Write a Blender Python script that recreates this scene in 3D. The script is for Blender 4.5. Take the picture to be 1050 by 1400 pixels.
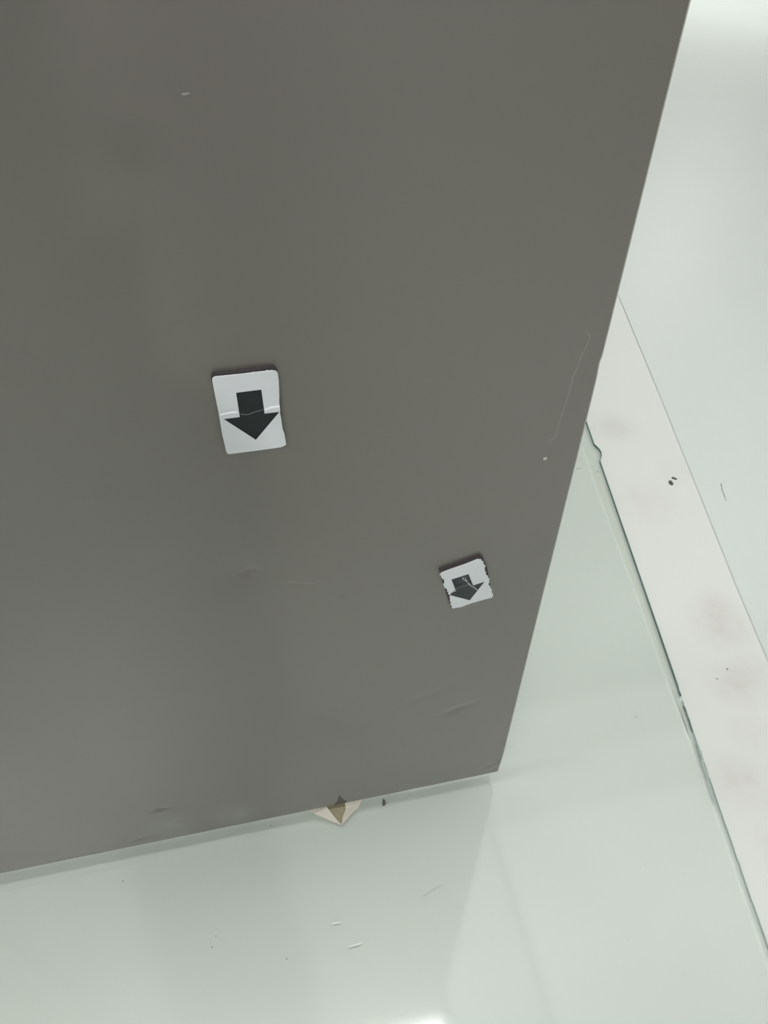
import bpy, bmesh, math, random
from mathutils import Matrix, Vector, noise
random.seed(5)
S = bpy.context.scene
for o in list(bpy.data.objects):
    bpy.data.objects.remove(o)

# ------------------------------------------------------------------ camera
cam_d = bpy.data.cameras.new('camera')
cam = bpy.data.objects.new('camera', cam_d)
S.collection.objects.link(cam)
S.camera = cam
rot = Matrix(((0.9779, 0.1406, -0.1544), (-0.2087, 0.6826, -0.7003), (0.0070, 0.7171, 0.6969)))
cam.matrix_world = Matrix.Translation((0, -0.6086, 1.4)) @ rot.to_quaternion().to_matrix().to_4x4()
cam_d.sensor_fit = 'VERTICAL'
cam_d.sensor_height = 24
cam_d.lens = 24 * 1000 / 1400
cam_d.clip_start = 0.02

# ------------------------------------------------------------------ world and exposure
w = bpy.data.worlds.new('world')
S.world = w
w.use_nodes = True
w.node_tree.nodes['Background'].inputs[0].default_value = (0.9, 0.95, 0.93, 1)
w.node_tree.nodes['Background'].inputs[1].default_value = 0.3
S.view_settings.view_transform = 'Standard'
S.view_settings.look = 'None'
S.view_settings.gamma = 1
S.view_settings.use_curve_mapping = False
S.view_settings.exposure = -0.70

CEIL = 3.0
DOWN = 76           # power of the downlight behind the photographer
# ceiling panel lamps: (x, y, half width, half length, power)
LAMPS = [(-0.50, 0.01, 0.99, 0.155, 33, 'long narrow ceiling light panel out of view right above the door'),
         (-1.3, -2.1, 0.60, 0.60, 20, 'square ceiling light panel out of view behind the camera to the left'),
         (2.46, 0.05, 1.42, 0.99, 26, 'large soft backlit ceiling panel out of view above the glass right of the door'),
         (0.78, 0.05, 0.235, 0.99, 3.3, 'slim soft backlit ceiling panel out of view beside the large one, nearest the door'),
         (2.22, 1.221, 1.66, 0.170, 3.3, 'first dim backlit strip, added out of view to soften the far edge of the large panel in the glass'),  # this strip and the next are added to fade the panel's reflected far edge
         (2.22, 1.574, 1.66, 0.171, 1.7, 'second dimmer backlit strip, added out of view beyond the first to soften the same edge'),
         (-1.6, 3.2, 0.60, 0.60, 8, 'square ceiling light panel out of view behind the grey door'),
         (5.2, 1.0, 0.60, 0.60, 56, 'square ceiling light panel out of view over the right floor'),
         (5.2, 7.2, 0.60, 0.60, 74, 'square ceiling light panel out of view near the far corner')]


# ------------------------------------------------------------------ helpers
def link(o, parent=None, loc=None):
    S.collection.objects.link(o)
    if parent:
        o.parent = parent
    if loc is not None:
        o.location = loc
    return o


def mesh(name, verts, faces, mat, parent=None, loc=None, smooth=False):
    me = bpy.data.meshes.new(name)
    me.from_pydata([tuple(v) for v in verts], [], faces)
    me.validate()
    bm = bmesh.new()
    bm.from_mesh(me)
    bmesh.ops.recalc_face_normals(bm, faces=bm.faces)
    bm.to_mesh(me)
    bm.free()
    if smooth:
        for p in me.polygons:
            p.use_smooth = True
    me.materials.append(mat)
    return link(bpy.data.objects.new(name, me), parent, loc)


def tag(o, label=None, cat=None, group=None, kind=None):
    for k, v in (('label', label), ('category', cat), ('group', group), ('kind', kind)):
        if v:
            o[k] = v
    return o


def empty(name, loc):
    o = bpy.data.objects.new(name, None)
    o.empty_display_size = 0.05
    return link(o, None, loc)


def boxdata(x0, x1, y0, y1, z0, z1):
    v = [(x, y, z) for x in (x0, x1) for y in (y0, y1) for z in (z0, z1)]
    f = [(0, 1, 3, 2), (4, 6, 7, 5), (0, 4, 5, 1), (2, 3, 7, 6), (0, 2, 6, 4), (1, 5, 7, 3)]
    return v, f


def box(name, b, mat, parent=None, loc=None, bevel=0.0, seg=2):
    o = mesh(name, *boxdata(*b), mat, parent, loc)
    if bevel:
        bm = bmesh.new()
        bm.from_mesh(o.data)
        bmesh.ops.bevel(bm, geom=bm.edges[:], offset=bevel, segments=seg, affect='EDGES', profile=0.5)
        bm.to_mesh(o.data)
        bm.free()
    return o


def prism_xz(name, poly, y0, y1, mat, parent=None, loc=None, bevel=0.0):
    """outline in door coordinates (x, z), from front y0 to back y1"""
    n = len(poly)
    v = [(x, y0, z) for x, z in poly] + [(x, y1, z) for x, z in poly]
    f = [tuple(range(n)), tuple(range(2 * n - 1, n - 1, -1))]
    f += [(i, (i + 1) % n, n + (i + 1) % n, n + i) for i in range(n)]
    o = mesh(name, v, f, mat, parent, loc)
    if bevel:
        bm = bmesh.new()
        bm.from_mesh(o.data)
        ed = [e for e in bm.edges if all(abs(q.co.y - y0) < 1e-6 for q in e.verts)]
        bmesh.ops.bevel(bm, geom=ed, offset=bevel, segments=2, affect='EDGES', profile=0.5)
        bm.to_mesh(o.data)
        bm.free()
    return o


def prism_xy(name, poly, z0, z1, mat, parent=None, loc=None):
    n = len(poly)
    v = [(x, y, z0) for x, y in poly] + [(x, y, z1) for x, y in poly]
    f = [tuple(range(n)), tuple(range(2 * n - 1, n - 1, -1))]
    f += [(i, (i + 1) % n, n + (i + 1) % n, n + i) for i in range(n)]
    return mesh(name, v, f, mat, parent, loc)


def ridge(name, pts, width, height, mat, parent=None, loc=None, plane='xz', jitter=0.0):
    """a low three-sided ridge along a polyline on the door (xz) or on a level surface (xy)"""
    P = []
    for (a, b), (c, d) in zip(pts[:-1], pts[1:]):
        k = 4
        for i in range(k):
            t = i / k
            P.append([a + (c - a) * t, b + (d - b) * t])
    P.append(list(pts[-1]))
    for p in P:
        p[0] += random.uniform(-jitter, jitter)
        p[1] += random.uniform(-jitter, jitter)
    v, f = [], []
    n = len(P)
    for i, p in enumerate(P):
        q0 = P[max(0, i - 1)]
        q1 = P[min(n - 1, i + 1)]
        dx, dz = q1[0] - q0[0], q1[1] - q0[1]
        L = math.hypot(dx, dz) or 1
        nx, nz = -dz / L, dx / L
        wv = width * 0.5 * (0.25 if i in (0, n - 1) else random.uniform(0.7, 1.2))
        for s, h in ((-1, 0), (0, height), (1, 0)):
            a, b = p[0] + nx * s * wv, p[1] + nz * s * wv
            v.append((a, -h - 0.00005, b) if plane == 'xz' else (a, b, h + 0.00005))
    for i in range(n - 1):
        a = i * 3
        f += [(a, a + 1, a + 4, a + 3), (a + 1, a + 2, a + 5, a + 4), (a + 2, a, a + 3, a + 5)]
    f += [(0, 1, 2), (3 * n - 1, 3 * n - 2, 3 * n - 3)]
    return mesh(name, v, f, mat, parent, loc)


def blob(name, c, r, mat, parent=None, squash=(1, 1, 1), rough=0.3, seed=0, loc=None):
    bm = bmesh.new()
    bmesh.ops.create_icosphere(bm, subdivisions=2, radius=1)
    for q in bm.verts:
        k = 1 + rough * noise.noise(q.co * 1.7 + Vector((seed * 3.1, seed, 0)))
        q.co = Vector((q.co.x * r * k * squash[0] + c[0], q.co.y * r * k * squash[1] + c[1], q.co.z * r * k * squash[2] + c[2]))
    me = bpy.data.meshes.new(name)
    bm.to_mesh(me)
    bm.free()
    me.materials.append(mat)
    return link(bpy.data.objects.new(name, me), parent, loc)


# ------------------------------------------------------------------ materials
def new_mat(name):
    m = bpy.data.materials.new(name)
    m.use_nodes = True
    nt = m.node_tree
    return m, nt, nt.nodes['Principled BSDF']


def N(nt, kind, **kw):
    n = nt.nodes.new(kind)
    for k, v in kw.items():
        setattr(n, k, v)
    return n


def srgb(h):
    c = [int(h[i:i + 2], 16) / 255 for i in (0, 2, 4)]
    return tuple(x / 12.92 if x <= 0.04045 else ((x + 0.055) / 1.055) ** 2.4 for x in c) + (1,)


def paint(name, col, rough=0.5, var=0.06, scale=8, bump=0.0, bscale=400, spec=0.5, coat=0.0, spots=(), clearcoat_rough=0.1):
    """col with slow mottling, fine relief, and local stains: spots = (x, y, z, radius, colour, strength)"""
    m, nt, b = new_mat(name)
    L = nt.links
    tc = N(nt, 'ShaderNodeTexCoord')
    n1 = N(nt, 'ShaderNodeTexNoise')
    n1.inputs['Scale'].default_value = scale
    n1.inputs['Detail'].default_value = 5
    L.new(tc.outputs['Object'], n1.inputs['Vector'])
    mx = N(nt, 'ShaderNodeMix', data_type='RGBA')
    mx.inputs[6].default_value = tuple(c * (1 - var) for c in col[:3]) + (1,)
    mx.inputs[7].default_value = tuple(min(1, c * (1 + var)) for c in col[:3]) + (1,)
    L.new(n1.outputs['Fac'], mx.inputs[0])
    last = mx.outputs[2]
    for (x, y, z, r, c, s) in spots:
        vm = N(nt, 'ShaderNodeVectorMath', operation='DISTANCE')
        vm.inputs[1].default_value = (x, y, z)
        n2 = N(nt, 'ShaderNodeTexNoise')
        n2.inputs['Scale'].default_value = 2.2 / r
        n2.inputs['Detail'].default_value = 6
        L.new(tc.outputs['Object'], n2.inputs['Vector'])
        mr = N(nt, 'ShaderNodeMapRange', interpolation_type='SMOOTHSTEP')
        mr.inputs[1].default_value = r * 1.25
        mr.inputs[2].default_value = 0
        mr.inputs[3].default_value = 0
        mr.inputs[4].default_value = s
        L.new(tc.outputs['Object'], vm.inputs[0])
        L.new(vm.outputs['Value'], mr.inputs[0])
        mr2 = N(nt, 'ShaderNodeMapRange')
        mr2.inputs[1].default_value = 0.12
        mr2.inputs[2].default_value = 0.88
        L.new(n2.outputs['Fac'], mr2.inputs[0])
        mu = N(nt, 'ShaderNodeMath', operation='MULTIPLY')
        L.new(mr.outputs[0], mu.inputs[0])
        L.new(mr2.outputs[0], mu.inputs[1])
        m2 = N(nt, 'ShaderNodeMix', data_type='RGBA')
        L.new(mu.outputs[0], m2.inputs[0])
        L.new(last, m2.inputs[6])
        m2.inputs[7].default_value = c
        last = m2.outputs[2]
    L.new(last, b.inputs['Base Color'])
    b.inputs['Roughness'].default_value = rough
    b.inputs['Specular IOR Level'].default_value = spec
    b.inputs['Coat Weight'].default_value = coat
    b.inputs['Coat Roughness'].default_value = clearcoat_rough
    if bump:
        n3 = N(nt, 'ShaderNodeTexNoise')
        n3.inputs['Scale'].default_value = bscale
        n3.inputs['Detail'].default_value = 2
        L.new(tc.outputs['Object'], n3.inputs['Vector'])
        bp = N(nt, 'ShaderNodeBump')
        bp.inputs['Strength'].default_value = bump
        bp.inputs['Distance'].default_value = 0.001
        L.new(n3.outputs['Fac'], bp.inputs['Height'])
        L.new(bp.outputs[0], b.inputs['Normal'])
    return m


pink = (0.62, 0.555, 0.525, 1)
M_white_floor = paint('white painted floor board', (0.80, 0.82, 0.78, 1), 0.42, 0.015, 3, 0.04, 300, 0.4,
                      spots=[(1.02, 0.27, 0, 0.085, pink, 0.62), (0.965, 0.11, 0, 0.07, pink, 0.6),
                             (1.045, 0.33, 0, 0.05, pink, 0.5), (1.02, 0.14, 0, 0.05, pink, 0.35),
                             (0.85, -0.10, 0, 0.07, pink, 0.55), (0.86, -0.22, 0, 0.05, pink, 0.5),
                             (0.93, 0.0, 0, 0.06, pink, 0.3),
                             (1.09, 1.04, 0, 0.09, (0.56, 0.55, 0.52, 1), 0.6), (1.04, 0.70, 0, 0.11, pink, 0.3),
                             (1.2, 0.8, 0, 0.07, pink, 0.2)])
M_white_floor2 = paint('white laminate floor board', (0.74, 0.79, 0.75, 1), 0.40, 0.02, 2, 0.03, 300, 0.4,
                       spots=[(2.2, 1.6, 0, 0.3, (0.6, 0.62, 0.58, 1), 0.3)])
M_sub = paint('grey subfloor', (0.60, 0.61, 0.58, 1), 0.8)
M_wall = paint('white wall', (0.80, 0.81, 0.78, 1), 0.7, 0.02, 2)
M_grey = paint('grey door paint', (0.146, 0.129, 0.111, 1), 0.40, 0.025, 5, 0.035, 900, 1.0,
               spots=[(0.366, 0, 0.045, 0.016, (0.05, 0.048, 0.045, 1), 1.0),
                      (0.369, 0, 0.118, 0.014, (0.09, 0.08, 0.07, 1), 0.8),
                      (-0.25, 0, 0.046, 0.05, (0.30, 0.31, 0.28, 1), 0.7),
                      (-0.13, 0, 0.045, 0.05, (0.30, 0.31, 0.28, 1), 0.6),
                      (0.02, 0, 0.045, 0.05, (0.11, 0.11, 0.10, 1), 0.5),
                      (0.078, 0, 0.61, 0.006, (0.09, 0.085, 0.08, 1), 1.0),
                      (0.25, 0, 0.06, 0.08, (0.13, 0.13, 0.12, 1), 0.5)])
M_edge_glint = paint('painted pale edge glint', (0.62, 0.60, 0.56, 1), 0.35, 0.05, 40)  # pale tone paints in the light caught along the door edge
M_chip = paint('pale primer in a chip', (0.62, 0.62, 0.54, 1), 0.5, 0.1, 300)
M_faint = paint('faint scratch grey', (0.29, 0.28, 0.25, 1), 0.5, 0.1, 300)
M_faint2 = paint('scratch grey', (0.34, 0.33, 0.30, 1), 0.5, 0.1, 300)
M_paper = paint('white sticker film', (0.82, 0.85, 0.88, 1), 0.38, 0.02, 60, 0.05, 500)
M_paper_edge = paint('frayed white film edge', (0.78, 0.82, 0.80, 1), 0.7, 0.05, 300)
M_foam = paint('dark foam backing', (0.055, 0.045, 0.05, 1), 0.85, 0.2, 300, 0.3, 900)
M_ink = paint('black printed arrow', (0.008, 0.013, 0.015, 1), 0.55, 0.1, 100)
M_ink2 = paint('worn black printed arrow', (0.033, 0.042, 0.046, 1), 0.42, 0.1, 100)
M_crease = paint('grey crease in ink', (0.16, 0.18, 0.18, 1), 0.6)
M_tear = paint('grey torn film fibres', (0.50, 0.53, 0.52, 1), 0.7)
M_dark = paint('dark dirt', (0.09, 0.09, 0.075, 1), 0.8, 0.3, 300)
M_dirt2 = paint('pale brown dirt', (0.36, 0.35, 0.31, 1), 0.8, 0.3, 300)
M_card = paint('cream cardboard liner', (0.74, 0.70, 0.60, 1), 0.75, 0.06, 90, 0.1, 600,
               spots=[(0.08, 0, 0.03, 0.02, (0.45, 0.36, 0.24, 1), 0.6)])
M_card_in = paint('brown cardboard inside', (0.36, 0.32, 0.21, 1), 0.85, 0.12, 120, 0.2, 600)
M_stain = paint('dark rubbed mark', (0.105, 0.095, 0.085, 1), 0.6, 0.1, 200)
M_glue = paint('pale silicone bead', (0.86, 0.88, 0.84, 1), 0.45, 0.05, 40)
M_glue2 = paint('cream adhesive bed', (0.79, 0.80, 0.74, 1), 0.5, 0.06, 30)
M_green = paint('green glass edge', (0.075, 0.17, 0.15, 1), 0.15, 0.15, 60)
M_greenpale = paint('chipped pale glass edge', (0.45, 0.54, 0.51, 1), 0.25, 0.15, 90)
M_white_glint = paint('painted white glint on glass', (0.85, 0.88, 0.86, 1), 0.5)  # bright reflected streaks in the glass, painted as plain white
M_grey_mark = paint('grey smear on glass', (0.50, 0.53, 0.50, 1), 0.5)


def glass_mat():
    m, nt, b = new_mat('clear green tinted glass')
    nt.nodes.remove(b)
    out = nt.nodes['Material Output']
    tr = N(nt, 'ShaderNodeBsdfTransparent')
    tc = N(nt, 'ShaderNodeTexCoord')
    n1 = N(nt, 'ShaderNodeTexNoise')
    n1.inputs['Scale'].default_value = 2.5
    n1.inputs['Detail'].default_value = 4
    nt.links.new(tc.outputs['Object'], n1.inputs['Vector'])
    mx = N(nt, 'ShaderNodeMix', data_type='RGBA')
    mx.inputs[6].default_value = (0.965, 0.983, 0.971, 1)
    mx.inputs[7].default_value = (0.972, 0.987, 0.977, 1)
    nt.links.new(n1.outputs['Fac'], mx.inputs[0])
    nt.links.new(mx.outputs[2], tr.inputs[0])
    gl = N(nt, 'ShaderNodeBsdfGlossy')
    gl.inputs['Roughness'].default_value = 0.07
    fr = N(nt, 'ShaderNodeFresnel')
    fr.inputs[0].default_value = 1.8   # stands for both faces of the sheet
    mix = N(nt, 'ShaderNodeMixShader')
    geo = N(nt, 'ShaderNodeNewGeometry')
    sub = N(nt, 'ShaderNodeMath', operation='SUBTRACT')      # reflect on the outer side of a face only
    sub.inputs[0].default_value = 1
    nt.links.new(geo.outputs['Backfacing'], sub.inputs[1])
    mul = N(nt, 'ShaderNodeMath', operation='MULTIPLY')
    nt.links.new(fr.outputs[0], mul.inputs[0])
    nt.links.new(sub.outputs[0], mul.inputs[1])
    nt.links.new(mul.outputs[0], mix.inputs[0])
    nt.links.new(tr.outputs[0], mix.inputs[1])
    nt.links.new(gl.outputs[0], mix.inputs[2])
    nt.links.new(mix.outputs[0], out.inputs[0])
    return m


M_glass = glass_mat()


def lamp_mat(e):
    m, nt, b = new_mat('lit lamp diffuser')
    b.inputs['Base Color'].default_value = (0.9, 0.9, 0.9, 1)
    b.inputs['Emission Color'].default_value = (1.0, 0.985, 0.99, 1)
    b.inputs['Emission Strength'].default_value = e
    return m


M_grey.node_tree.nodes['Principled BSDF'].inputs['IOR'].default_value = 1.6
M_grey.node_tree.nodes['Principled BSDF'].inputs['Coat Weight'].default_value = 0.7
M_grey.node_tree.nodes['Principled BSDF'].inputs['Coat Roughness'].default_value = 0.38

# ------------------------------------------------------------------ the setting
FZ = -0.0085            # top of the white boards the glass lies on
XA, XB, YA, YB = -4.0, 7.5, -5.5, 8.6
SUB = box('floor', (XA, XB, YA, YB, FZ - 0.08, FZ - 0.003), M_sub)
tag(SUB, 'white boarded floor with one fine joint', kind='structure')


def seam(y, off):
    pts = [(-5.5, -0.15), (-1.0, 0.79), (0.1504, 1.0731), (0.37, 1.1245), (0.6826, 1.2035), (1.1864, 1.3300), (1.5027, 1.4070), (1.8358, 1.4885), (8.6, 3.143)]
    for (y0, x0), (y1, x1) in zip(pts[:-1], pts[1:]):
        if y <= y1:
            return x0 + (x1 - x0) * (y - y0) / (y1 - y0) + off
    return pts[-1][1] + off


ys = [-5.5, -1.0, 0.1504, 0.37, 0.6826, 1.1864, 1.5027, 1.8358, 8.6]
lft = [(XA, -5.5)] + [(seam(y, -0.0016), y) for y in ys] + [(XA, 8.6)]
rgt = [(XB, 8.6)] + [(seam(y, 0.0016), y) for y in reversed(ys)] + [(XB, -5.5)]
for poly, mt, lab, top in ((lft, M_white_floor, 'white board with pinkish shoe scuffs', FZ),
                           (rgt, M_white_floor2, 'plain white board beyond the joint', FZ - 0.0008)):
    o = prism_xy('floor_panel', poly, FZ - 0.003, top, mt, SUB)
    tag(o, lab)
    bm = bmesh.new()
    bm.from_mesh(o.data)
    ed = [e for e in bm.edges if all(abs(q.co.z - top) < 1e-6 for q in e.verts)]
    bmesh.ops.bevel(bm, geom=ed, offset=0.0020, segments=3, affect='EDGES', profile=0.5)
    bm.to_mesh(o.data)
    bm.free()

for nm, b in (('wall_left', (XA - 0.1, XA, YA, YB, FZ - 0.08, CEIL)), ('wall_right', (XB, XB + 0.1, YA, YB, FZ - 0.08, CEIL)),
              ('wall_back', (XA - 0.1, XB + 0.1, YB, YB + 0.1, FZ - 0.08, CEIL)),
              ('wall_front', (XA - 0.1, XB + 0.1, YA - 0.1, YA, FZ - 0.08, CEIL)),
              ('ceiling', (XA - 0.1, XB + 0.1, YA - 0.1, YB + 0.1, CEIL, CEIL + 0.1))):
    tag(box(nm, b, M_wall), kind='structure')

M_lamp = lamp_mat(6.0)
M_lamp_soft = lamp_mat(0.15)
for (x, y, hx, hy, p, lab) in LAMPS:
    r = tag(empty('ceiling_light', (x, y, CEIL)), lab, 'light', 'ceiling light panels out of view')
    fr = []
    fw = 0.005 if 'backlit' in lab else 0.02
    for b in ((-hx - fw, -hx, -hy - fw, hy + fw), (hx, hx + fw, -hy - fw, hy + fw), (-hx, hx, -hy - fw, -hy), (-hx, hx, hy, hy + fw)):
        fr.append(b + (-0.03, 0.0))
    vv, ff = [], []
    for b in fr:
        v, f = boxdata(*b)
        ff += [tuple(i + len(vv) for i in q) for q in f]
        vv += v
    mesh('light_frame', vv, ff, M_wall, r)
    box('diffuser', (-hx, hx, -hy, hy, -0.02, -0.004), M_lamp_soft if 'backlit' in lab else M_lamp, r)
    ld = bpy.data.lights.new('panel light', 'AREA')
    ld.shape = 'RECTANGLE'
    ld.size, ld.size_y = hx * 2, hy * 2
    ld.energy = p
    ld.color = (1.0, 0.985, 1.0)
    link(bpy.data.objects.new('lamp_light', ld), r, (0, 0, -0.024))

# small bright recessed downlight behind the photographer
DL = tag(empty('downlight', (0.72, -4.40, CEIL)), 'small round recessed downlight out of view behind the photographer', 'light')
rp = [(0.13 * math.cos(a * math.pi / 12), 0.13 * math.sin(a * math.pi / 12)) for a in range(24)]
prism_xy('light_frame', rp, -0.012, 0.0, M_wall, DL)
prism_xy('diffuser', [(x * .8, y * .8) for x, y in rp], -0.02, -0.0125, M_lamp, DL)
ld = bpy.data.lights.new('downlight', 'AREA')
ld.shape = 'DISK'
ld.size = 0.15
ld.energy = DOWN
ld.color = (1.0, 0.985, 1.0)
lo = link(bpy.data.objects.new('lamp_light', ld), DL, (0, 0, -0.03))
lo.rotation_euler = (math.radians(50), 0, 0)

# ------------------------------------------------------------------ glass sheet on the floor
def edge_x(y):
    pts = [(-2.2, 0.3675), (-0.3708, 0.7348), (-0.328, 0.7432), (-0.2172, 0.7655), (-0.0466, 0.7997), (0.1408, 0.8372), (0.4106, 0.8915), (0.9423, 0.9978), (1.0859, 1.0265), (2.6, 1.330)]
    for (y0, x0), (y1, x1) in zip(pts[:-1], pts[1:]):
        if y <= y1:
            return x0 + (x1 - x0) * (y - y0) / (y1 - y0)
    return pts[-1][1]


G = tag(empty('glass_sheet', (0, 0, FZ)), 'large clear greenish glass sheet lying on the white floor under the grey door', 'glass')
gz = -FZ
edge_pts = []
y = -2.2
while y < 2.6001:
    x = edge_x(y)
    if -0.32 < y < 0.12:
        x += 0.0016 * noise.noise(Vector((y * 55, 3, 1))) - 0.0008
    edge_pts.append((x, y))
    y += 0.012
chip_pts = [(0.9925, 0.893), (1.0010, 0.905), (1.0065, 0.922), (1.0068, 0.938), (1.0035, 0.953), (1.0015, 0.962)]
ep = [p for p in edge_pts if p[1] < 0.893] + chip_pts + [p for p in edge_pts if p[1] > 0.965]
mesh('pane', *(lambda n, P: ([(x, y, 0.0005) for x, y in P] + [(x, y, gz) for x, y in P],
                             [tuple(range(n)), tuple(range(2 * n - 1, n - 1, -1))]
                             + [(i, (i + 1) % n, n + (i + 1) % n, n + i) for i in range(n)]))(len(ep) + 2, [(-2.4, -2.2)] + ep + [(-2.4, 2.6)]),
     M_glass, G)


def strip(name, P, z0, z1, t, mat, parent, inset=0.0006):
    """thin upright band following the glass edge, just inside it"""
    v, f = [], []
    n = len(P)
    for x, y in P:
        v += [(x - inset, y, z0), (x - inset, y, z1), (x - inset - t, y, z1), (x - inset - t, y, z0)]
    for i in range(n - 1):
        a = 4 * i
        f += [(a + j, a + (j + 1) % 4, a + 4 + (j + 1) % 4, a + 4 + j) for j in range(4)]
    f += [(0, 1, 2, 3), (4 * n - 1, 4 * n - 2, 4 * n - 3, 4 * n - 4)]
    return mesh(name, v, f, mat, parent)


tag(strip('ground_edge', [p for p in ep if p[1] >= 0.10], 0.0006, gz - 0.0004, 0.0012, M_green, G), 'dark green ground edge of the glass')
for a, b in ((0.01, 0.092), (-0.055, -0.002)):
    strip('edge_fragment', [p for p in ep if a <= p[1] <= b], 0.0015, gz - 0.0004, 0.0010, M_green, G, 0.0016)
tag(strip('chipped_edge', [p for p in ep if p[1] < 0.10], 0.0006, gz - 0.0012, 0.0006, M_greenpale, G), 'pale chipped part of the glass edge')

tag(ridge('chipped_flake', [(0.8060, 0.000), (0.7990, -0.035), (0.7925, -0.055), (0.7890, -0.078), (0.7800, -0.105), (0.7745, -0.135)], 0.0050, 0.0009, M_greenpale, G, (-0.0008, 0, gz - 0.0004), 'xy', 0.0010), 'pale ragged chipping along the glass edge')

# adhesive bed seen through the glass along its edge, with a rounded pale rim on its inner side
inner = [(0.9601, 0.96), (0.9501, 0.91), (0.9160, 0.7271), (0.8640, 0.4228), (0.8182, 0.1695), (0.7925, 0.0092), (0.7640, -0.1432), (0.7302, -0.3226), (0.7123, -0.411), (0.62, -0.87)]
v, f = [], []
for i, (x, y) in enumerate(inner):
    j = 0.0008 * math.sin(i * 2.3)
    wd = (0.0, -0.002, 0.004, 0.007, 0.004, 0.0)
    hh = (0.0, 0.0002, 0.0003, 0.0003, 0.0002, 0.0)
    for k in range(4):
        v.append((x + j + (0.0, 0.0020, 0.0055, 0.0075)[k], y, (0.00005, 0.00045, 0.00045, 0.00005)[k]))
for i in range(len(inner) - 1):
    a = 4 * i
    f += [(a + j, a + j + 1, a + 5 + j, a + 4 + j) for j in range(3)] + [(a + 3, a, a + 4, a + 7)]
mesh('silicone_bead', v, f, M_glue, G)
v, f = [], []
for i, (x, y) in enumerate(inner):
    v += [(x + 0.0078, y, 0.0001), (edge_x(y) - 0.010 - 0.002 * math.sin(i * 1.7), y, 0.0001), (edge_x(y) - 0.010 - 0.002 * math.sin(i * 1.7), y, 0.0003), (x + 0.0078, y, 0.0003)]
for i in range(len(inner) - 1):
    a = 4 * i
    f += [(a + j, a + (j + 1) % 4, a + 4 + (j + 1) % 4, a + 4 + j) for j in range(4)]
mesh('adhesive_bed', v, f, M_glue2, G)
gtop = gz
for pts, wd, mt in (([(0.005, -0.1874), (0.0242, -0.1880)], 0.0026, M_white_glint),  # the two white ones imitate reflections in the glass
                    ([(0.0273, -0.2292), (0.0553, -0.2283)], 0.0030, M_white_glint),
                    ([(0.1681, -0.1796), (0.1906, -0.1706), (0.2151, -0.1657)], 0.0012, M_grey_mark)):
    ridge('glint_smear_mark', pts, wd, 0.00015, mt, G, (0, 0, gtop), 'xy', 0.0006)

# ------------------------------------------------------------------ grey metal door
DX0, DX1, DZ0, DZ1, DT = -0.66, 0.3695, 0.040, 1.93, 0.032
D = tag(empty('metal_door', (0, 0, DZ0)), 'tall dented grey metal door with two arrow stickers, hanging just above the glass', 'door')
dents = [  # x, z, sx, sz, angle, depth (into the door), kind
    (-0.034, 0.7225, 0.0060, 0.0048, 0.3, 0.0034),
    (-0.040, 0.724, 0.026, 0.022, 0.0, 0.0022),
    (-0.029, 0.7190, 0.003, 0.003, 0.0, -0.0014),
    (0.2656, 0.3075, 0.018, 0.0055, 0.30, 0.0026),
    (0.205, 0.368, 0.030, 0.007, 0.35, 0.0007),
    (-0.2517, 0.1596, 0.010, 0.0035, 0.1, 0.0026),
    (-0.31, 0.064, 0.012, 0.003, 0.2, 0.0012),
    (0.357, 0.055, 0.006, 0.010, 0.0, 0.0010),
    (0.345, 0.075, 0.010, 0.004, 0.6, 0.0010),
    (0.0779, 0.6096, 0.003, 0.002, 0.2, 0.0006),
    (-0.0171, 1.2465, 0.003, 0.002, 0.2, 0.0007)]


def dent_y(x, z):
    s = 0.0
    for (cx, cz, sx, sz, a, d) in dents:
        dx, dz = x - cx, z - cz
        if abs(dx) > 0.12 or abs(dz) > 0.12:
            continue
        u = dx * math.cos(a) + dz * math.sin(a)
        v_ = -dx * math.sin(a) + dz * math.cos(a)
        q = (u / sx) ** 2 + (v_ / sz) ** 2
        s += d * math.exp(-0.5 * q)
    s += 0.00025 * noise.noise(Vector((x * 6, z * 6, 0.3)))
    if z < 0.10:
        s += 0.0005 * noise.noise(Vector((x * 22, z * 30, 4))) * (0.10 - z) / 0.06
    return s


def axis(a, b, base, fine):
    """grid lines: a coarse step, refined near the dents"""
    out = []
    t = a
    while t < b - 1e-6:
        out.append(t)
        near = any(t > c - r - base and t < c + r for c, r in fine)
        t += 0.0020 if near else base
    out.append(b)
    return out


bev = 0.0016
xs = axis(DX0, DX1, 0.02, [(dn[0], max(0.03, dn[2] * 2.0)) for dn in dents[:9]])
zs = axis(DZ0, DZ1, 0.02, [(dn[1], max(0.02, dn[3] * 2.0)) for dn in dents[:9]])
v, f = [], []
nx, nz = len(xs), len(zs)


def edge_shift(z):
    """small knocks in the long right edge"""
    s = -0.0026 * math.exp(-((z - 0.972) / 0.016) ** 2) if z < 0.972 else -0.0026 * math.exp(-((z - 0.972) / 0.004) ** 2)
    s *= 0.45
    if z < 0.11:
        s -= 0.0026 * ((0.11 - z) / 0.07) ** 1.0
    return s


zs = sorted(set(zs + [0.95 + 0.004 * i for i in range(9)]))
zs = [z for i, z in enumerate(zs) if i == 0 or z - zs[i - 1] > 0.001]
nz = len(zs)
for z in zs:
    for x in xs:
        xx = min(x, DX1 - 0.0)
        if x > DX1 - 0.02:
            xx = x + edge_shift(z) * (x - (DX1 - 0.02)) / 0.02
        v.append((xx, dent_y(x, z), z - DZ0))
for j in range(nz - 1):
    for i in range(nx - 1):
        a = j * nx + i
        f.append((a, a + 1, a + nx + 1, a + nx))
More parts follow.
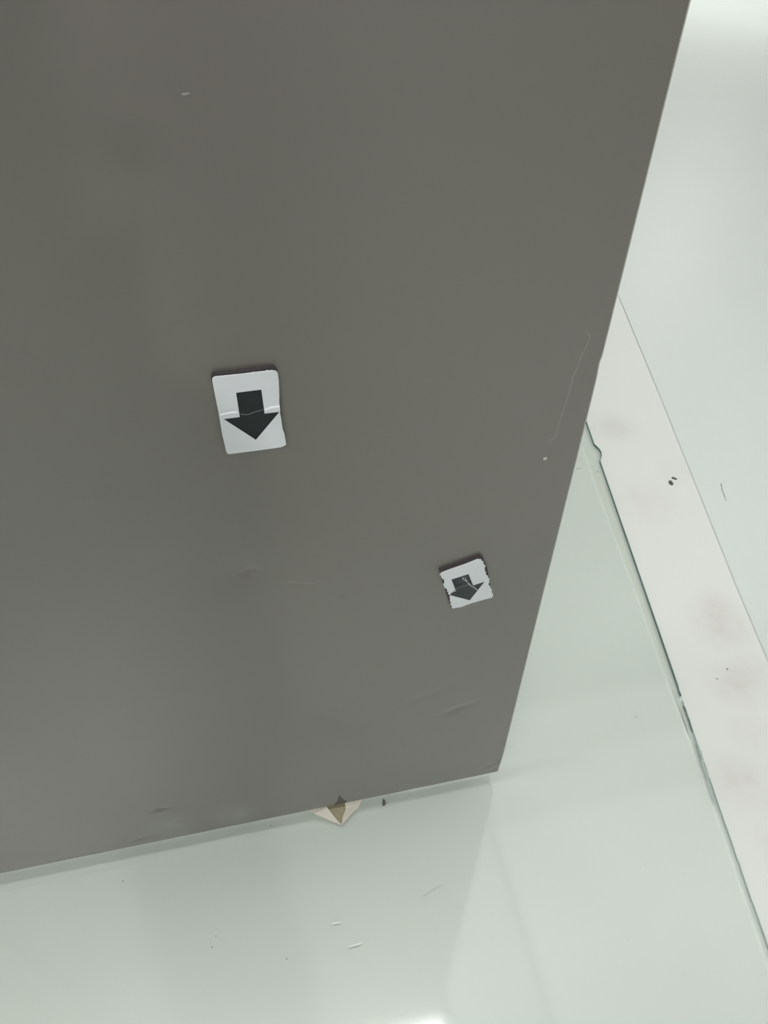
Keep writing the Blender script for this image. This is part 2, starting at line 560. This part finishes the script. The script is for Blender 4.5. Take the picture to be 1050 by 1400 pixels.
# folded returns on all four sides and the back sheet, from the same outline
loop = [j for j in range(nx)] + [k * nx + nx - 1 for k in range(1, nz)] + [(nz - 1) * nx + i for i in range(nx - 2, -1, -1)] + [k * nx for k in range(nz - 2, 0, -1)]
base = len(v)
for i in loop:
    v.append((v[i][0], DT, v[i][2]))
n = len(loop)
for k in range(n):
    f.append((loop[k], base + k, base + (k + 1) % n, loop[(k + 1) % n]))
f.append(tuple(base + k for k in range(n)))
sheet = mesh('door_sheet', v, f, M_grey, D, None, True)
bvm = sheet.modifiers.new('bevel', 'BEVEL')
bvm.width = 0.0012
bvm.segments = 2
bvm.limit_method = 'ANGLE'
bvm.angle_limit = math.radians(60)
# thin pale lip along the right return, its colour standing in for light on the fold
v, f = [], []
for z in zs:
    xx = DX1 + edge_shift(z)
    for dx, dy in ((0.0000, 0.0010), (0.0009, 0.0004), (0.0014, 0.0014), (0.0012, 0.010), (0.0002, 0.010)):
        v.append((xx + dx, dy, z - DZ0))
for j in range(nz - 1):
    a = 5 * j
    f += [(a + k, a + (k + 1) % 5, a + 5 + (k + 1) % 5, a + 5 + k) for k in range(5)]
f += [(0, 1, 2, 3, 4), tuple(5 * nz - 1 - k for k in range(5))]
tag(mesh('edge_lip', v, f, M_edge_glint, D), 'pale lip along the right edge, painted as light caught on the fold')

# marks on the door
dz = (0, 0, -DZ0)
tag(ridge('scratch', [(0.011, 0.6969), (0.0262, 0.6905), (0.0473, 0.684)], 0.0014, 0.0001, M_faint2, D, dz, jitter=0.0003), 'short pale level scratch')
tag(ridge('scratch', [(0.3455, 1.0139), (0.3502, 1.0032), (0.3457, 0.9819), (0.3408, 0.957), (0.3396, 0.9286), (0.3381, 0.9139), (0.3366, 0.8938), (0.3359, 0.8781), (0.3288, 0.8674)],
          0.0020, 0.0001, M_faint, D, dz, jitter=0.0009), 'long faint upright scratch')
for (x, z, r, m_) in ((0.3283, 0.8443, 0.0030, M_chip), (-0.0171, 1.2465, 0.0020, M_faint2), (-0.0150, 1.2468, 0.0016, M_faint2), (-0.0295, 0.7215, 0.0017, M_faint2)):
    blob('paint_chip', (x, -0.0001, z), r, m_, D, (1.0 if r < 0.0025 else 0.8, 0.12, 0.9 if r > 0.0025 else 0.5), 0.3, int(x * 99), dz)
st = [(0.0430, 0.0415), (0.0500, 0.0560), (0.0549, 0.0790), (0.0590, 0.0640), (0.0640, 0.0530), (0.0700, 0.0425)]
tag(prism_xz('rub_mark', st, -0.00015, 0.0003, M_stain, D, dz), 'dark pointed rub mark above the torn card')

# ------------------------------------------------------------------ arrow stickers
def sticker(loc, backing, face, arrow, ink, label):
    t = tag(empty('arrow_sticker', loc), label, 'sticker', 'arrow stickers on the grey door')
    mm = lambda P: [(a / 1000, b / 1000) for a, b in P]
    prism_xz('foam_backing', mm(backing), -0.0050, -0.0001, M_foam, t)
    prism_xz('printed_face', mm(face), -0.0060, -0.0051, M_paper, t, None, 0.00035)
    a = prism_xz('arrow_print', mm(arrow), -0.00612, -0.00602, ink, t)
    return t


s1 = sticker((-0.0035, 0, 0.963),
             [(-31.6, 44.5), (-29.5, 48.6), (27.5, 49.5), (30.8, 44.5), (29.6, -43), (26, -45.5), (-28, -45.5), (-30.0, -42)],
             [(-31.1, 27.4), (-31.2, 43.0), (-30.4, 45.9), (-28.0, 47.2), (-1.1, 46.8), (12, 47.2), (26.3, 46.8), (29.6, 45.8), (30.9, 43.0), (31.1, 35.6), (30.0, 17.5), (29.2, 8), (29.4, 1.5), (28.9, -4), (29.3, -9.5), (29.6, -23.7), (30.9, -31), (31.2, -38.4), (31.4, -44.3), (30.2, -45.3), (28.9, -45.9), (25.7, -47.1), (0.8, -47.5), (-27.8, -47.5), (-29.6, -46.2), (-30.2, -43.9), (-31.2, -19.9), (-30.8, 4.9)],
             [(-10.9, 26.6), (13.4, 27.0), (13.5, -1.8), (28.2, -1.8), (1.3, -33.0), (-26.7, -2.5), (-11.1, -2.3)], M_ink,
             'larger intact white sticker with black down arrow and a crease, on grey door')
c = ridge('crease', [(-.0296, .0030), (-.020, .0038), (-.0115, .0034)], 0.0036, 0.0012, M_paper, s1, (0, -0.0060, 0))
c = ridge('crease', [(.0141, .0028), (.021, .0042), (.0288, .0050)], 0.0038, 0.0013, M_paper, s1, (0, -0.0060, 0))
c = ridge('crease', [(-.0108, .0012), (-.0027, -.0004), (.0063, .0022), (.0130, .0030)], 0.0009, 0.0002, M_crease, s1, (0, -0.0061, 0), jitter=0.0002)
tag(c, 'grey crease across the arrow')
for pts in ([(.0020, 0.046), (.0100, .0468), (.0135, .0462)], [(.016, .0467), (.026, .0470)]):
    ridge('frayed_edge', pts, 0.0016, 0.0007, M_paper_edge, s1, (0, -0.0056, 0), jitter=0.0005)

random.seed(11)
raw = [(-39.7, 29.5), (-37.6, 33.6), (-23.8, 38.3), (-7.0, 42.8), (10.6, 49.4), (15, 47.2), (18.0, 44.5), (20.2, 39.5), (22.5, 34.4), (22.1, 27.8), (24.4, 22.2), (27.2, 13.0), (31.0, 5.2), (32.2, -0.3), (31.6, -5.4), (36.3, -15.4), (41.3, -31.9), (40.7, -37.3), (26.8, -39.4), (10.1, -42.5), (-4.1, -47.3), (-16.2, -46.6), (-19.5, -38.7), (-22.6, -17.0), (-27.0, -5.3), (-30.3, 0.8), (-33.1, 8.4), (-32.3, 13.4), (-34.5, 20.7), (-36.4, 22.9)]
torn = []
for i in range(len(raw)):
    a, b = raw[i], raw[(i + 1) % len(raw)]
    L = math.hypot(b[0] - a[0], b[1] - a[1])
    k = max(1, int(L / 1.8))
    ragged = 1.15 if (5 <= i <= 15 or i >= 21) else 0.2
    for q in range(k):
        t = q / k
        torn.append((a[0] + (b[0] - a[0]) * t + random.uniform(-1, 1) * ragged, a[1] + (b[1] - a[1]) * t + random.uniform(-1, 1) * ragged * 0.5))
s2 = sticker((0.2485, 0, 0.64),
             [(-39.7, 34.8), (15.2, 51.6), (20.0, 45.0), (26.0, 28), (41.0, -34.5), (39.5, -38.5), (-15.0, -48.0), (-19.0, -43), (-26, -16)],
             torn, [(-22.7, 16.6), (0.6, 22.2), (9.4, -3.2), (25.0, 0.6), (7.5, -34.7), (-22.1, -16.2), (-21.4, -11.9), (-14.3, -9.6)], M_ink2,
             'smaller tilted white sticker with worn down arrow and torn ragged edges, lower right')
ridge('tear', [(-.0078, .0178), (-.0055, .0122), (-.0004, .0075), (.0044, -.0006), (.0104, -.0073), (.0171, -.0152)], 0.0014, 0.0004, M_tear, s2, (0, -0.0061, 0), jitter=0.0005)
ridge('tear', [(-.0040, .0175), (-.0025, .0130), (-.0004, .0085)], 0.0009, 0.0004, M_tear, s2, (0, -0.0061, 0), jitter=0.0004)
ridge('crease', [(-.0210, -.0135), (-.0120, -.0030), (.0000, .0000), (.0060, -.0020)], 0.0013, 0.0003, M_crease, s2, (0, -0.0061, 0), jitter=0.0003)
tag(ridge('crease', [(-.0170, .0030), (-.0100, .0045), (-.0010, .0060), (.0050, .0050)], 0.0022, 0.0003, M_ink, s2, (0, -0.0061, 0), jitter=0.0003), 'dark crease line across the arrow')
ridge('crease', [(-.0130, .0400), (-.0110, .0330), (-.0100, .0290)], 0.0022, 0.0003, M_paper, s2, (0, -0.0060, 0))
for i in range(26):
    j = random.choice([*range(5, 15)] + [*range(21, 29)] * 2)
    a, b = raw[j], raw[(j + 1) % len(raw)]
    t = random.random()
    px, pz = a[0] + (b[0] - a[0]) * t, a[1] + (b[1] - a[1]) * t
    px += (1.0 if j > 20 else -1.0) * random.uniform(0.2, 1.6)
    ridge('frayed_edge', [(px / 1000, pz / 1000), ((px + random.uniform(-1.4, 1.4)) / 1000, (pz + random.uniform(-1.5, 1.5)) / 1000)], 0.0012, 0.0007, M_paper_edge, s2, (0, -0.0059, 0), jitter=0.0003)

# ------------------------------------------------------------------ torn folded card wedged under the door
W = tag(empty('torn_cardboard', (0.05, 0.0, 0.0)), 'torn folded piece of cream cardboard wedged beneath the bottom edge of the door', 'cardboard')


def slab(name, quad, t, mat):
    a, b, c_ = Vector(quad[0]), Vector(quad[1]), Vector(quad[2])
    nrm = (b - a).cross(c_ - a).normalized() * t
    if nrm.z > 0:
        nrm = -nrm
    P = [Vector(q) - Vector((0.05, 0, 0)) for q in quad]
    n = len(P)
    return mesh(name, P + [p + nrm for p in P], [tuple(range(n)), tuple(range(2 * n - 1, n - 1, -1))] + [(i, (i + 1) % n, n + (i + 1) % n, n + i) for i in range(n)], mat, W)


tip = (0.0522, -0.0244, 0.0042)
tag(slab('flap', [(-0.0130, 0.0200, 0.034), (0.0297, 0.0220, 0.036), (0.0297, 0.0032, 0.031), (0.0400, -0.0100, 0.0180), tip, (0.0340, -0.0150, 0.0062), (0.0175, -0.0050, 0.0100), (0.0040, 0.0010, 0.0210), (-0.0076, 0.0067, 0.0300)], 0.0012, M_card), 'cream left flap')
tag(slab('flap', [(0.0651, 0.0220, 0.037), (0.0990, 0.0200, 0.037), (0.0975, 0.0034, 0.0340), (0.0900, -0.0020, 0.0140), (0.0760, -0.0080, 0.0090), tip, (0.0570, -0.0130, 0.0160), (0.0640, -0.0060, 0.0260), (0.0651, 0.0036, 0.0350)], 0.0012, M_card), 'cream right flap')
tag(slab('inner_fold', [(0.0297, 0.0220, 0.026), (0.0651, 0.0220, 0.026), (0.0651, 0.0000, 0.0260), (0.0620, -0.0090, 0.0160), (0.0522, -0.0220, 0.0042), (0.0400, -0.0090, 0.0140), (0.0297, 0.0020, 0.0240)], 0.0014, M_card_in), 'brown inside of the fold')

# ------------------------------------------------------------------ loose bits
t = blob('dirt_lump', (0, 0, 0), 0.0040, M_stain, None, (0.75, 0.9, 3.4), 0.9, 3, (0.1385, -0.0035, 0.0142))
tag(t, 'small dark lump of dirt on the glass just under the door edge', 'dirt')


def crumb(pts, h, loc, label, name='crumb', mat=M_dark, cat='crumb', group=None):
    o = prism_xy(name, pts, 0.0, h, mat, None, loc)
    return tag(o, label, cat, group)


crumb([(-.0060, -.0010), (-.001, -.0105), (.0055, -.0050), (.0060, .0070), (.0010, .0110), (-.0040, .0060)], 0.0025, (1.1490, 0.7560, FZ), 'larger dark square crumb on the white floor right of the glass')
crumb([(-.0070, .0030), (-.002, .0080), (.0065, .0000), (.0060, -.0060), (.0010, -.0040)], 0.0020, (1.1680, 0.7720, FZ), 'smaller slanted dark crumb beside the larger one on white floor')
crumb([(-.002, -.002), (.003, -.001), (.002, .003), (-.001, .002)], 0.0010, (0.9680, 0.1481, FZ), 'tiny dark crumb within the pinkish floor scuffs, upper one of two', mat=M_dirt2)
crumb([(-.004, .001), (.001, -.002), (.003, -.001), (-.001, .002)], 0.0010, (0.9330, 0.130, FZ), 'tiny slanted crumb within the pinkish floor scuffs, nearest the glass edge', mat=M_dirt2)
hair = ridge('fibre', [(1.2934, .7282), (1.283, .705), (1.2664, .655)], 0.0030, 0.0010, M_dirt2, None, (0, 0, FZ - 0.0008), 'xy', 0.0006)
tag(hair, 'thin grey hair-like fibre on the white floor beyond the joint', 'fibre')

v, f = [], []
random.seed(3)
GR = [(-0.3504, -0.0413, 1.3), (-0.1979, -0.1816, 1.2), (-0.191, -0.1659, .8), (-0.0758, -0.2253, 1.1), (0.706, 0.0754, 1.3), (0.5866, -0.2091, .8),
      (0.5005, -0.3167, .8), (0.9125, 0.863, 2.0), (0.9028, 0.8616, 1.8), (0.9564, 0.8373, 2.0), (0.9511, 0.8618, 1.3), (0.9300, 0.905, 1.5), (-.08, .004, 1.2),
      (0.66, -0.15, .7), (0.30, -0.10, .7)]
for (x, y, r) in GR:
    r *= 0.00085
    b0 = len(v)
    for k in range(6):
        a = k * math.pi / 3
        q = r * random.uniform(0.7, 1.3)
        v.append((x + q * math.cos(a), y + q * math.sin(a) * 1.3, 0.0002))
    v.append((x, y, r * 0.7))
    f += [(b0 + k, b0 + (k + 1) % 6, b0 + 6) for k in range(6)] + [tuple(b0 + k for k in range(5, -1, -1))]
tag(mesh('grit', v, f, M_dark), 'scattered fine dark grit specks on the glass', 'grit', kind='stuff')

# ------------------------------------------------------------------ the person taking the picture (behind the camera; casts the soft shadow on the door)
def skin(name, pts, edges, mat, parent, root=0, sub=2):
    me = bpy.data.meshes.new(name)
    me.from_pydata([p[0] for p in pts], edges, [])
    me.materials.append(mat)
    o = link(bpy.data.objects.new(name, me), parent)
    md = o.modifiers.new('skin', 'SKIN')
    md.use_smooth_shade = True
    for i, sv in enumerate(me.skin_vertices[0].data):
        r = pts[i][1]
        sv.radius = r if isinstance(r, tuple) else (r, r)
        sv.use_root = (i == root)
    ss = o.modifiers.new('subsurf', 'SUBSURF')
    ss.levels = ss.render_levels = sub
    return o


def chain(pts, edges, start, more):
    last = start
    for p in more:
        pts.append(p)
        edges.append((last, len(pts) - 1))
        last = len(pts) - 1
    return last


M_skin = paint('skin', (0.52, 0.34, 0.25, 1), 0.5, 0.04, 20)
M_hair = paint('dark hair', (0.02, 0.016, 0.014, 1), 0.45, 0.2, 60)
M_shirt = paint('grey shirt cloth', (0.20, 0.21, 0.23, 1), 0.85, 0.06, 30, 0.2, 700)
M_trouser = paint('dark trouser cloth', (0.04, 0.045, 0.06, 1), 0.85, 0.08, 30, 0.2, 700)
M_shoe = paint('black shoe', (0.025, 0.025, 0.025, 1), 0.5)
M_phone = paint('dark phone body', (0.03, 0.03, 0.035, 1), 0.3)
PX, PY = 0.005, -1.00
PR = tag(empty('person', (PX, PY, 0)), 'standing person out of view behind the camera holding a phone up', 'person')
pt = [((0, 0, .95), (.105, .125)), ((-.005, 0, 1.12), (.09, .115)), ((-.005, 0, 1.30), (.10, .14)), ((.0, 0, 1.42), (.07, .09)),
      ((.008, 0, 1.49), (.050, .050)), ((.015, 0, 1.56), (.070, .064)), ((.018, 0, 1.64), (.090, .074)), ((.012, 0, 1.70), (.055, .050))]
ed = [(0, 1), (1, 2), (2, 3), (3, 4), (4, 5), (5, 6), (6, 7)]
for s in (-1, 1):
    k = chain(pt, ed, 0, [((.0, .095 * s, .86), .085), ((.012, .10 * s, .50), .055), ((-.01, .105 * s, .12), .038), ((.01, .105 * s, .055), .034), ((.10, .11 * s, .035), .030), ((.155, .115 * s, .032), .022)])
armA = [((.0, .160, 1.35), .042), ((-.01, .245, 1.17), .038), ((-.035, .345, 1.300), .026), ((-.045, .365, 1.345), (.020, .030))]
armB = [((.0, -.160, 1.35), .042), ((.02, -.19, 1.13), .038), ((.14, -.13, 1.02), .027), ((.19, -.105, .985), (.020, .030))]
ka = chain(pt, ed, 3, armA)
kb = chain(pt, ed, 3, armB)
# fingers: on the phone's edge, and relaxed in the other hand
for i, (dz_, L) in enumerate(((.030, .8), (.012, 1.0), (-.006, .95), (-.024, .75))):
    chain(pt, ed, ka, [((-.052, .372, 1.365 + dz_), .0085), ((-.040, .380 + .012 * L, 1.378 + dz_), .008), ((-.018, .376 + .008 * L, 1.382 + dz_), .007)])
chain(pt, ed, ka - 1, [((-.028, .350, 1.335), .011), ((-.012, .352, 1.362), .009), ((-.004, .356, 1.385), .008)])
for i, (dy_, L) in enumerate(((.026, .85), (.009, 1.0), (-.009, .95), (-.026, .75))):
    chain(pt, ed, kb, [((.225, -.095 + dy_, .965), .009), ((.225 + .026 * L, -.093 + dy_, .945), .008), ((.222 + .024 * L, -.092 + dy_, .922), .007)])
chain(pt, ed, kb - 1, [((.165, -.085, 1.000), .011), ((.190, -.062, .985), .010), ((.212, -.055, .965), .008)])
skin('body', pt, ed, M_skin, PR)
gp = [((-.002, 0, .78), (.165, .180)), ((-.004, 0, .95), (.160, .175)), ((-.006, 0, 1.12), (.140, .158)), ((-.006, 0, 1.28), (.145, .185)), ((.0, 0, 1.40), (.125, .180)), ((.005, 0, 1.475), (.068, .070))]
ge = [(0, 1), (1, 2), (2, 3), (3, 4), (4, 5)]
for pts_ in ([((.0, .06, 1.385), .080), ((.0, .155, 1.37), .078), ((-.01, .245, 1.17), .054), ((-.031, .330, 1.280), .038)],
             [((.0, -.06, 1.385), .080), ((.0, -.155, 1.37), .078), ((.02, -.19, 1.13), .054), ((.125, -.137, 1.03), .038)]):
    skin('sleeve', pts_, [(0, 1), (1, 2), (2, 3)], M_shirt, PR)
tag(skin('shirt', gp, ge, M_shirt, PR), 'plain grey long-sleeved shirt')
gp = [((0, 0, 1.01), (.140, .160)), ((0, 0, .90), (.135, .16))]
ge = [(0, 1)]
for s in (-1, 1):
    chain(gp, ge, 1, [((.0, .10 * s, .82), .102), ((.010, .102 * s, .50), .074), ((-.008, .106 * s, .06), .060)])
skin('trousers', gp, ge, M_trouser, PR)
for s in (-1, 1):
    skin('shoe', [((-.055, .105 * s, .042), (.040, .040)), ((.03, .108 * s, .040), (.042, .038)), ((.12, .113 * s, .034), (.044, .030)), ((.19, .117 * s, .028), (.030, .022))], [(0, 1), (1, 2), (2, 3)], M_shoe, PR)
blob('hair', (-.014, 0, 1.672), .100, M_hair, PR, (1.0, .92, 1.08), 0.12, 5)
blob('nose', (.106, 0, 1.605), .013, M_skin, PR, (1.0, .8, 1.3), 0.1, 1)
for s in (-1, 1):
    blob('ear', (.012, .076 * s, 1.615), .022, M_skin, PR, (.7, .35, 1.1), 0.1, 2)
    blob('eye', (.092, .030 * s, 1.630), .010, M_shoe, PR, (.6, 1.2, .6), 0.0, 2)
tag(blob('mouth', (.094, 0, 1.570), .016, paint('lips', (.42, .17, .15, 1), 0.5), PR, (.5, 1.2, .3), 0.05, 4), 'closed mouth')
ph = empty('phone', (0.003, -0.640, 1.378))
ph.rotation_euler = (rot.to_euler().x, 0, 0)
tag(ph, 'dark phone held upright out of view by the standing person', 'phone')
box('phone_body', (-.037, .037, -.12, .035, -.004, .004), M_phone, ph, None, 0.003)
box('screen', (-.034, .034, -.115, .030, .0041, .0046), M_ink, ph)
